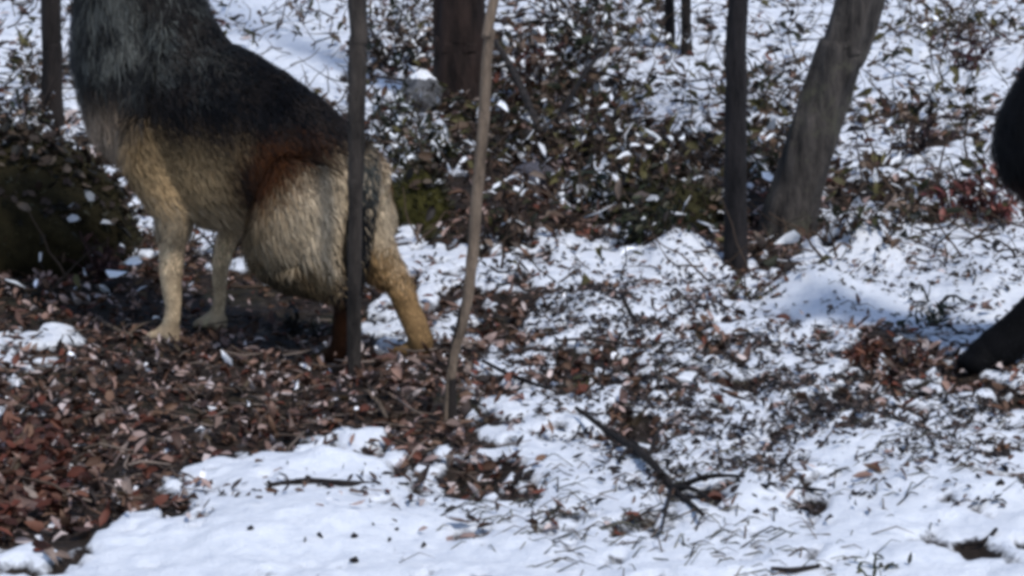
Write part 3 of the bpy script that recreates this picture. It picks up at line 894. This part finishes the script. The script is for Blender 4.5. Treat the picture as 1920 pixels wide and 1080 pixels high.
tag(m_.build('twig_litter', M_TWIG), 'fine dead twigs scattered through the undergrowth', 'twigs', kind='stuff')
tag(m_snow.build('twig_snow', M_SNOW), 'thin snow lying along the twigs of the undergrowth', 'snow', kind='stuff')
# twigs in the leaves and dry grass through the snow
m_ = MB()
for k in range(420):
    q = on_floor(R.uniform(-20, 900), R.uniform(600, 960))
    if float(snow_cover(np.array([q[0]]), np.array([q[1]]))[0]) > 0.5:
        continue
    a = R.uniform(0, 6.3); LL = R.uniform(0.03, 0.12); p0 = np.array([q[0], q[1], gh(q[0], q[1]) + R.uniform(0.008, 0.025)])
    d = np.array([math.cos(a), math.sin(a), R.normal(0, 0.15)])
    tube(m_, [p0, p0 + d * LL * 0.5 + R.normal(0, 0.006, 3), p0 + d * LL], np.array([1, 0.9, 0.5]) * R.uniform(0.001, 0.0028), 5, None,
         np.array([(0.02, 0.014, 0.012), (0.12, 0.085, 0.065), (0.22, 0.17, 0.14)][R.randint(3)]) * R.uniform(0.6, 1.2))
tag(m_.build('twig_litter', M_TWIG), 'thin twigs lying among the brown leaves', 'twigs', kind='stuff')
m_ = MB()
for cx, cy, sx, sy, cnt in [(1120, 990, 130, 50, 420), (1260, 880, 80, 40, 160), (1640, 860, 130, 60, 300), (1800, 780, 110, 30, 160), (930, 910, 80, 30, 120), (1420, 1030, 120, 30, 150), (1180, 700, 150, 60, 260), (1480, 720, 120, 60, 220)]:
    for k in range(cnt // 2):
        q = on_floor(cx + R.normal(0, sx), cy + R.normal(0, sy))
        a = R.normal(0.7, 0.8); LL = R.uniform(0.02, 0.075)
        p0 = np.array([q[0], q[1], gh(q[0], q[1]) - 0.002]); d = np.array([math.cos(a), math.sin(a), R.uniform(0.05, 0.6)])
        tube(m_, [p0, p0 + d * LL * 0.6, p0 + d * LL + np.array([0, 0, -LL * 0.3])], np.array([1, 0.8, 0.3]) * R.uniform(0.0008, 0.0018), 4, None,
             np.array([(0.06, 0.06, 0.045), (0.16, 0.15, 0.12), (0.03, 0.026, 0.022), (0.10, 0.07, 0.05)][R.randint(4)]) * R.uniform(0.6, 1.2))
tag(m_.build('dry_grass', M_TWIG), 'thin dry grass stalks poking through the snow', 'grass', kind='stuff')
# rust-red leaf heap, lower left
m_ = MB()
for k in range(420):
    q = on_floor(60 + R.normal(0, 60), 890 + R.normal(0, 55))
    a = R.uniform(0, 6.3); L = 0.034 * R.uniform(0.6, 1.3)
    V, f = leaf_tris(np.array([q[0], q[1], gh(q[0], q[1]) + R.uniform(0, 0.03)]), (math.cos(a), math.sin(a), R.normal(0, 0.4)),
                     unit(np.array([0, 0, 1]) + R.normal(0, 0.5, 3)), L, L * 0.5, R.uniform(0, 0.4), R.uniform(-0.3, 0.5))
    m_.add(V, f, np.array([(0.09, 0.024, 0.013), (0.05, 0.015, 0.009), (0.13, 0.055, 0.034)][R.randint(3)]) * R.uniform(0.6, 1.2))
tag(m_.build('leaf_litter', M_LITTER), 'rust-red heap of dead leaves in the lower left', 'leaf litter', kind='stuff')


# ------------------------------------------------------------------ the wolf dog (local frame: +X forward, +Y its left, +Z up)
def dog(name, label, cen, h, black=False):
    h = unit(h); left = np.array([-h[1], h[0], 0])
    root = empty(name, (cen[0], cen[1], 0), label, 'dog')
    root.rotation_euler = (0, 0, math.atan2(h[1], h[0]))

    def g(x, y):
        pw = cen + h * x + left * y
        return gh(pw[0], pw[1])

    sk = MB()

    def limb(pts, rad, n=30, seg=20, ell=None):
        tube(sk, pts, rad, seg, n, cap=True, ell=ell)

    # trunk: rings of (x, top, bottom, half width)
    rings = [(-0.268, 0.43, 0.37, 0.03), (-0.255, 0.465, 0.335, 0.055), (-0.225, 0.49, 0.30, 0.08), (-0.165, 0.525, 0.285, 0.10), (-0.08, 0.575, 0.295, 0.108),
             (0.02, 0.622, 0.285, 0.115), (0.12, 0.662, 0.270, 0.124), (0.22, 0.690, 0.262, 0.130), (0.31, 0.71, 0.285, 0.132), (0.38, 0.715, 0.325, 0.128),
             (0.44, 0.69, 0.38, 0.112), (0.48, 0.62, 0.44, 0.075), (0.495, 0.56, 0.50, 0.03)]
    rx = np.array(rings)
    us = np.linspace(0, len(rings) - 1, 60)
    rr = np.stack([np.interp(us, np.arange(len(rings)), rx[:, k]) for k in range(4)], 1)
    for _ in range(2):
        rr[1:-1] = (rr[:-2] + 2 * rr[1:-1] + rr[2:]) / 4
    seg = 28; ang = np.linspace(0, 2 * math.pi, seg, endpoint=False)
    V = []
    for x, t, b, wd in rr:
        zc = (t + b) / 2; hh = (t - b) / 2
        sy = np.sign(np.cos(ang)) * np.abs(np.cos(ang)) ** 0.85
        V.append(np.stack([np.full(seg, x), sy * wd * (1 - 0.12 * np.sin(ang)), zc + np.sin(ang) * hh], 1))
    V = np.concatenate(V); k = len(rr); f = []
    j = np.arange(seg); j2 = (j + 1) % seg
    for i in range(k - 1):
        f.append(np.stack([i * seg + j, (i + 1) * seg + j, (i + 1) * seg + j2, i * seg + j2], 1))
    f = np.concatenate(f)
    f = np.concatenate([f[:, [0, 1, 2]], f[:, [0, 2, 3]], np.stack([np.zeros(seg - 2, int), j[1:-1], j[2:]], 1),
                        (k - 1) * seg + np.stack([np.zeros(seg - 2, int), j[2:], j[1:-1]], 1)])
    sk.add(V, f)
    # neck and ruff
    if black:
        limb([(0.36, 0, 0.40), (0.41, 0, 0.49), (0.375, 0, 0.61), (0.335, 0, 0.75), (0.36, 0, 0.88), (0.40, 0, 0.985)], [0.10, 0.125, 0.11, 0.095, 0.088, 0.08])
    else:
      limb([(0.37, 0, 0.40), (0.435, 0, 0.51), (0.465, 0, 0.64), (0.470, 0, 0.79), (0.485, 0, 0.91), (0.50, 0, 0.985)],
         [0.10, 0.142, 0.152, 0.138, 0.110, 0.085])
    limb([(0.20, 0, 0.63), (0.30, 0, 0.68), (0.34 if black else 0.40, 0, 0.76), (0.36 if black else 0.46, 0, 0.86)], [0.05, 0.075, 0.08 if black else 0.10, 0.08])
    # head: skull, cheeks, muzzle, jaw, ears (turned a little to its left)
    hc = np.array([0.42 if black else 0.52, 0.01, 1.03]); fw = unit(np.array([0.93, 0.25, -0.10])); sd = unit(np.cross((0, 0, 1), fw)); up_ = np.cross(fw, sd)
    P = lambda a, b, c: hc + fw * a + sd * b + up_ * c
    limb([P(-0.085, 0, 0.0), P(-0.03, 0, 0.012), P(0.035, 0, 0.004), P(0.075, 0, -0.012)], [0.055, 0.077, 0.068, 0.05])
    limb([P(-0.02, 0.045, -0.03), P(0.02, 0.05, -0.035), P(0.06, 0.03, -0.04)], [0.035, 0.042, 0.03])
    limb([P(-0.02, -0.045, -0.03), P(0.02, -0.05, -0.035), P(0.06, -0.03, -0.04)], [0.035, 0.042, 0.03])
    limb([P(0.05, 0, -0.02), P(0.11, 0, -0.030), P(0.165, 0, -0.038), P(0.19, 0, -0.042)], [0.046, 0.036, 0.030, 0.022])
    limb([P(0.05, 0, -0.055), P(0.11, 0, -0.062), P(0.16, 0, -0.064)], [0.032, 0.024, 0.016])
    for s in (1, -1):
        limb([P(-0.03, 0.042 * s, 0.05), P(-0.035, 0.056 * s, 0.09), P(-0.04, 0.066 * s, 0.135), P(-0.042, 0.070 * s, 0.155)], [0.034, 0.030, 0.016, 0.005],
             ell=(0.5, 1.0))
    # front legs
    toes = []
    for s, fx in ((1, 0.287), (-1, 0.297)):
        y = 0.078 * s
        reach = black and s > 0
        if reach:
            fx = 0.545
        gz = g(fx, y) - 0.006
        k_ = 1 if s > 0 else np.array([1, 1, 0.95, 0.8, 0.78, 0.8, 0.85])
        if reach:
            limb([(0.36, 0.075, 0.50), (0.37, 0.09, 0.42), (0.37, 0.092, 0.34), (0.40, 0.088, 0.25), (0.445, 0.082, 0.16), (0.50, y, 0.080 + gz), (fx, y, 0.045 + gz)], [0.07, 0.075, 0.058, 0.048, 0.042, 0.046, 0.046])
        else:
            limb([(0.34, 0.075 * s, 0.50), (0.31, 0.092 * s, 0.40), (0.255, 0.095 * s, 0.315), (0.268, 0.088 * s, 0.24), (fx - 0.004, 0.082 * s, 0.15), (fx - 0.004, y, 0.085 + gz), (fx + 0.012, y, 0.03 + gz)],
                 np.array([0.07, 0.075, 0.050, 0.032, 0.0265, 0.0185, 0.022]) * k_)
        b_ = 1.9 if black else 1.0
        limb([(fx - 0.012, y, gz + 0.024), (fx + 0.022, y, gz + 0.026), (fx + 0.045, y, gz + 0.018)], [0.020 * b_, 0.026 * b_, 0.015 * b_])
        for q in (-0.026, -0.009, 0.009, 0.026):
            e = 0.005 if abs(q) < 0.01 else -0.006
            q = q * min(b_, 1.35)
            limb([(fx + 0.022, y + q * 0.8, gz + 0.024), (fx + 0.048 + e, y + q, gz + 0.022), (fx + 0.066 + e, y + q, gz + 0.011)], np.array([0.011, 0.0125, 0.007]) * b_, 8, 8)
            toes.append((fx + 0.070 + e, y + q, gz + 0.012))
    # hind legs
    for s, (hx, hz), fx, kx in ((1, (-0.285, 0.155), -0.252, -0.045), (-1, (-0.272, 0.165), -0.338, -0.075)):
        y = 0.085 * s
        gz = g(fx, y) - 0.006
        limb([(-0.16, 0.06 * s, 0.42), (-0.155 if s > 0 else -0.13, 0.092 * s, 0.345), (kx - 0.07, 0.105 * s, 0.28), (kx - 0.035, 0.108 * s, 0.235), (kx - 0.085, 0.105 * s, 0.205), (kx - 0.155, 0.10 * s, 0.185), (hx + 0.03, 0.092 * s, hz + 0.012), (hx, 0.088 * s, hz)],
             np.array([0.085, 0.094, 0.086, 0.060, 0.054, 0.042, 0.028, 0.0245]) * (1 if s > 0 else np.array([0.95, 0.92, 0.9, 0.85, 0.85, 0.95, 1.3, 1.25])), 44)
        o_ = 0.0 if s > 0 else 0.036
        limb([(-0.19 + o_ * 0.6, 0.075 * s, 0.40), (-0.205 + o_, 0.09 * s, 0.32), (-0.21 + o_ * 0.55, 0.095 * s, 0.25), (-0.245 + o_ * 0.2, 0.093 * s, 0.19), (hx + 0.005, 0.09 * s, hz + 0.005)], [0.062, 0.055, 0.046, 0.034, 0.02], 30)
        limb([(hx + 0.002, 0.088 * s, hz + 0.006), (hx * 0.6 + fx * 0.4, 0.087 * s, hz * 0.6 + 0.02 + gz * 0.4), (fx - 0.006, y, 0.045 + gz), (fx + 0.008, y, 0.026 + gz)], np.array([0.026, 0.0205, 0.020, 0.022]) * (1 if s > 0 else np.array([1.2, 1.4, 1.35, 1.1])))
        limb([(fx - 0.012, y, gz + 0.022), (fx + 0.022, y, gz + 0.022), (fx + 0.048, y, gz + 0.016)], [0.019, 0.024, 0.014])
        for q in (-0.024, -0.008, 0.008, 0.024):
            limb([(fx + 0.02, y + q * 0.8, gz + 0.022), (fx + 0.045, y + q, gz + 0.020), (fx + 0.062, y + q, gz + 0.010)], [0.0105, 0.012, 0.007], 8, 8)
            toes.append((fx + 0.066, y + q, gz + 0.011))
    # tail hanging close behind the near thigh
    limb([(-0.235, 0.0, 0.455), (-0.275, 0.015, 0.435), (-0.296, 0.034, 0.39), (-0.300, 0.052, 0.32), (-0.298, 0.064, 0.25), (-0.292, 0.070, 0.19), (-0.286, 0.072, 0.15)],
         [0.034, 0.027, 0.023, 0.023, 0.022, 0.016, 0.005], 30)

    tmp = bpy.data.objects.new('tmp', sk.mesh('tmp', True)); C.objects.link(tmp)
    rm = tmp.modifiers.new('r', 'REMESH'); rm.mode = 'VOXEL'; rm.voxel_size = 0.0052; rm.use_smooth_shade = True
    sm = tmp.modifiers.new('s', 'SMOOTH'); sm.factor = 0.5; sm.iterations = 6
    dg = bpy.context.evaluated_depsgraph_get()
    me = bpy.data.meshes.new_from_object(tmp.evaluated_get(dg))
    bpy.data.objects.remove(tmp)
    me.calc_loop_triangles()
    nv = len(me.vertices)
    co = np.empty(nv * 3, np.float32); me.vertices.foreach_get('co', co); co = co.reshape(-1, 3).astype(float)
    no = np.empty(nv * 3, np.float32); me.vertices.foreach_get('normal', no); no = no.reshape(-1, 3).astype(float)
    tri = np.empty(len(me.loop_triangles) * 3, np.int32); me.loop_triangles.foreach_get('vertices', tri); tri = tri.reshape(-1, 3)

    BLACK = np.array((0.004, 0.004, 0.005)); GREY = np.array((0.036, 0.038, 0.035)); TAN = np.array((0.20, 0.136, 0.070)); CREAM = np.array((0.48, 0.38, 0.26))
    DBROWN = np.array((0.010, 0.006, 0.004)); RUSTC = np.array((0.058, 0.019, 0.005)); OCHRE = np.array((0.33, 0.20, 0.09)); MAUVE = np.array((0.24, 0.18, 0.13))

    def mix(a, b, t):
        return a * (1 - t[:, None]) + b * t[:, None]

    def colour(p, n):
        x, y, z = p.T
        nz = fbm(x * 14 + y * 9 + 40, z * 14 + 30, 3, 61) - 0.5
        nf = fbm(x * 45 + y * 30 + 40, z * 40 + 30, 2, 67) - 0.5
        c = np.tile(TAN * 1.6, (len(p), 1))
        c = mix(c, CREAM * 0.62, sstep(0.36, 0.27, z))
        # dark upper coat
        line = 0.435 + 0.02 * np.sin(x * 12) + 0.05 * sstep(0.2, 0.4, x) + 0.06 * nz
        c = mix(c, np.tile(TAN * 0.75, (len(p), 1)), sstep(line - 0.07, line - 0.01, z))
        c = mix(c, np.tile(DBROWN, (len(p), 1)), sstep(line - 0.01, line + 0.055, z))
        c = mix(c, np.tile(BLACK, (len(p), 1)), sstep(line + 0.04, line + 0.09, z) * sstep(-0.3, 0.0, nz + 0.1))
        # grey mottled shoulders, neck and back stripe
        gm = sstep(0.53, 0.64, z + 0.14 * nz + 0.08 * nf) * sstep(-0.05, 0.22, x + 0.2 * nz)
        spk = fbm(x * 26 + y * 17 + 11, z * 26 + 7, 3, 71)
        c = mix(c, np.tile(GREY * 2.1, (len(p), 1)), gm * np.clip(0.25 + 4.5 * (spk - 0.46), 0.04, 1))
        band = np.exp(-((z - 0.565 - 0.25 * (0.3 - x)) / 0.035) ** 2) * sstep(0.05, 0.15, x) * sstep(0.42, 0.36, x)
        c = mix(c, np.tile(BLACK, (len(p), 1)), band * 0.9)
        gb = sstep(0.6, 0.9, n[:, 2]) * sstep(0.25, 0.1, x) * sstep(-0.32, -0.2, x)
        c = mix(c, np.tile(BLACK, (len(p), 1)), gb * 0.9)
        mt = sstep(0.52, 0.62, fbm(x * 20 + 3, z * 34 + y * 12 + 8, 3, 83)) * sstep(line, line + 0.06, z) * sstep(0.36, 0.2, x)
        c = mix(c, np.tile(np.array((0.045, 0.032, 0.024)), (len(p), 1)), mt * 0.4)
        # chest front
        cf = sstep(0.33, 0.43, x + 0.1 * nz) * sstep(0.60, 0.47, z) * sstep(0.2, 0.3, z)
        c = mix(c, np.tile(MAUVE * 1.15, (len(p), 1)), cf)
        # thigh: cream behind, olive tan with shade painted in below, rusty brown in front
        bk = sstep(-0.135, -0.205, x + 0.06 * nz) * sstep(0.49, 0.40, z + 0.6 * (x + 0.25) * (y > 0))
        bk = bk * np.where(y > 0, sstep(0.17, 0.25, z + 0.3 * nz), 1)
        c = mix(c, np.tile(CREAM, (len(p), 1)) * np.where(y < 0, 1.45, 0.85)[:, None], bk)  # sunlight on the far thigh painted in as brighter cream
        lo = sstep(0.36, 0.30, z + 0.08 * (x + 0.1) + 0.05 * nz) * sstep(0.02, -0.02, x)
        c = mix(c, mix(np.tile(TAN * 0.85, (len(p), 1)), np.tile(CREAM * 0.85, (len(p), 1)), sstep(-0.09, -0.19, x + 0.3 * (z - 0.3) + 0.16 * nz) * sstep(0.17, 0.25, z + 0.2 * nz)), lo)
        th = np.exp(-(((x + 0.07) / 0.118) ** 2 + ((z - 0.402 + 0.25 * (x + 0.07)) / 0.075) ** 2)) * sstep(0.01, 0.05, np.abs(y))
        c = mix(c, np.tile(RUSTC, (len(p), 1)), np.clip(th * 2.2 - 0.25, 0, 1))
        c = mix(c, np.tile(DBROWN, (len(p), 1)), np.exp(-(((x - 0.008) / 0.028) ** 2)) * sstep(0.46, 0.42, z) * sstep(0.20, 0.24, z) * 0.95)  # shaded gap between chest and thigh painted as a dark stripe
        # outer right thigh and lower legs
        rl = sstep(0.30, 0.10, z + 0.05 * nz) * sstep(0.0, -0.05, x) * sstep(0.0, -0.04, y)
        c = mix(c, np.tile(OCHRE, (len(p), 1)), rl * 0.9)
        ll = sstep(0.18, 0.13, z) * sstep(-0.16, -0.22, x) * sstep(0.0, 0.04, y)
        c = mix(c, np.tile(RUSTC * 0.5, (len(p), 1)), ll)  # near shank's rust brown darkened to imitate the shade on it
        haunch_shade = sstep(0.25, 0.185, z + 0.12 * nz) * sstep(0.05, 0.0, x) * sstep(-0.26, -0.2, x) * sstep(0.0, 0.04, y)  # belly shade painted into the underside of the near haunch
        c = mix(c, np.tile(TAN * 0.2, (len(p), 1)), haunch_shade)
        fl = sstep(0.26, 0.2, z) * sstep(0.1, 0.16, x)
        c = mix(c, np.tile(CREAM * np.array((1.5, 1.42, 1.35)), (len(p), 1)), fl)
        # tail
        d = np.hypot(x + np.interp(z, [0.15, 0.25, 0.39, 0.435], [0.286, 0.298, 0.296, 0.275]), y - np.interp(z, [0.15, 0.19, 0.25, 0.32, 0.39, 0.435], [0.072, 0.070, 0.064, 0.052, 0.034, 0.015]))
        tl = sstep(0.050, 0.040, d) * sstep(0.13, 0.15, z) * sstep(0.47, 0.44, z) * (x < -0.265)
        c = mix(c, np.tile(BLACK, (len(p), 1)), tl)
        tb = tl * sstep(0.34, 0.40, z)
        c = mix(c, np.tile(GREY * 1.6, (len(p), 1)), tb)
        if black:
            c = np.tile(BLACK * 1.1, (len(p), 1))
            c = mix(c, np.tile(np.array((0.055, 0.020, 0.012)), (len(p), 1)), sstep(0.45, 0.38, z + 0.08 * nz) * sstep(0.22, 0.27, z) * 0.9)
        # head
        hd = sstep(0.93, 0.97, z)
        face = mix(np.tile(GREY * 1.3, (len(p), 1)), np.tile(CREAM * 0.8, (len(p), 1)), sstep(0.02, -0.04, (p - hc) @ up_))
        c = mix(c, face * (0.25 if black else 1.0), hd)
        return np.clip(c * (1 + 0.9 * nf + 0.5 * nz)[:, None], 0.003, 0.9)

    vc = colour(co, no)
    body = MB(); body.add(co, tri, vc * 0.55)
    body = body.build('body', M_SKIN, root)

    # coat: tapered blades of hair lying along the body
    A = co[tri[:, 0]]; B_ = co[tri[:, 1]]; D_ = co[tri[:, 2]]
    ar = np.linalg.norm(np.cross(B_ - A, D_ - A), axis=1)
    N = 120000
    ti = R.choice(len(tri), N, p=ar / ar.sum())
    u, v = R.rand(N), R.rand(N); m = u + v > 1; u[m] = 1 - u[m]; v[m] = 1 - v[m]
    p = A[ti] + (B_ - A)[ti] * u[:, None] + (D_ - A)[ti] * v[:, None]
    n = no[tri[ti, 0]]
    x, y, z = p.T
    ln = np.full(N, 0.030)
    ln = np.where((x > 0.30) & (z > 0.42), 0.052, ln)                       # ruff
    ln = np.where((z < 0.34) & (x > 0.0) & (x < 0.34), 0.040, ln)           # chest skirt
    ln = np.where((x < -0.12) & (z > 0.19) & (z < 0.46), np.where(y > 0, 0.040, 0.024), ln)         # breeches
    ln = np.where((x < 0) & (z <= 0.21), 0.018 + 0.0 * z, ln)
    ln = np.where((x < 0) & (z < 0.145), 0.010, ln)
    ln = np.where((x > 0) & (z < 0.25), 0.015, ln)
    ln = np.where((x > 0) & (z < 0.16), 0.009, ln)
    ln = np.where(z < 0.05, 0.0055, ln)
    ln = np.where((x < -0.28) & (z > 0.15) & (y > 0.0) & (y < 0.10), 0.026, ln)         # tail
    ln = np.where(z > 0.94, 0.018, ln)
    ln = np.where((p - hc) @ fw > 0.07, np.where(z > 0.94, 0.007, ln), ln)
    ln *= R.uniform(0.6, 1.25, N)
    flow = np.stack([np.full(N, -0.75), np.zeros(N), np.full(N, -0.65)], 1)
    leg = (z < 0.30)
    flow[leg] = (-0.25, 0, -1)
    br = (x < -0.12) & (z < 0.44); flow[br] = (-0.45, 0, -0.9)
    nk = (x > 0.3) & (z > 0.45); flow[nk] = (-0.25, 0, -1.0)
    hd = z > 0.95; flow[hd] = -fw * 0.9 + np.array([0, 0, -0.3])
    flow += R.normal(0, 0.22, (N, 3))
    clump = np.stack([fbm(x * 40, z * 40 + y * 30, 2, 5 + q) - 0.5 for q in range(3)], 1)
    flow += clump * 0.9
    flow -= n * np.sum(flow * n, 1)[:, None]
    flow /= np.linalg.norm(flow, axis=1)[:, None] + 1e-6
    rise = np.where(ln < 0.02, 0.28, 0.42)[:, None]
    d0 = flow + n * rise * 1.5; d0 /= np.linalg.norm(d0, axis=1)[:, None]
    d1 = flow + n * rise * 0.25 + np.array([0, 0, -0.15]); d1 /= np.linalg.norm(d1, axis=1)[:, None]
    side = np.cross(d0, n); side /= np.linalg.norm(side, axis=1)[:, None] + 1e-6
    wd = (np.where(ln < 0.014, 0.0008, 0.0013) * R.uniform(0.7, 1.3, N))[:, None]
    r0 = p - n * 0.002; r1 = r0 + d0 * ln[:, None] * 0.5; r2 = r1 + d1 * ln[:, None] * 0.5
    VV = np.stack([r0 - side * wd, r0 + side * wd, r1 - side * wd * 0.8, r1 + side * wd * 0.8, r2], 1).reshape(-1, 3)
    b0 = np.arange(N) * 5
    TT = np.concatenate([np.stack([b0, b0 + 1, b0 + 3], 1), np.stack([b0, b0 + 3, b0 + 2], 1), np.stack([b0 + 2, b0 + 3, b0 + 4], 1)])
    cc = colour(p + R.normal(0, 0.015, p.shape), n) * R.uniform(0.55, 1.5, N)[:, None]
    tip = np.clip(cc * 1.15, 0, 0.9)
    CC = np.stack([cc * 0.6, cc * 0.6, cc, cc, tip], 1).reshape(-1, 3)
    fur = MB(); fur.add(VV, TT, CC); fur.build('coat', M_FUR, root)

    # eyes and nose
    def ball(name, c, r, col, sq=(1, 1, 1)):
        m_ = MB(); th = np.linspace(0, math.pi, 10); pts = [np.array(c) + fw * (-r * math.cos(t) * sq[0]) for t in th]
        tube(m_, pts, [max(1e-4, r * math.sin(t)) for t in th], 14, None, col, cap=False)
        o = m_.build(name, M_PLANT, root)
        return o
    for s in (1, -1):
        ball('eye', P(0.060, 0.036 * s, 0.018), 0.012, (0.03, 0.018, 0.006))
    ball('nose', P(0.200, 0, -0.030), 0.018, (0.008, 0.008, 0.008))
    for tx, ty, tz in toes:
        m_ = MB(); tube(m_, [(tx - 0.004, ty, tz + 0.001), (tx + 0.004, ty, tz), (tx + 0.010, ty, tz - 0.006)], [0.0032, 0.0026, 0.0008], 6, None, (0.012, 0.010, 0.010))
        m_.build('claw', M_PLANT, root)
    return root


LH = on_ground(660, 690); LF = on_ground(325, 635)
hh_ = LF - LH; hh_[2] = 0; hh_ = unit(hh_)
dog('wolf_dog', 'black, tan and cream wolf dog standing among leaves, head above the frame', (LH + LF) / 2 + np.array([hh_[1], -hh_[0], 0]) * 0.075, hh_)
dog('black_dog', 'black dog at the right edge, only its chest and one forepaw showing', np.array([1.562, 5.385, 0.0]), np.array([-1.0, 0.03, 0.0]), True)
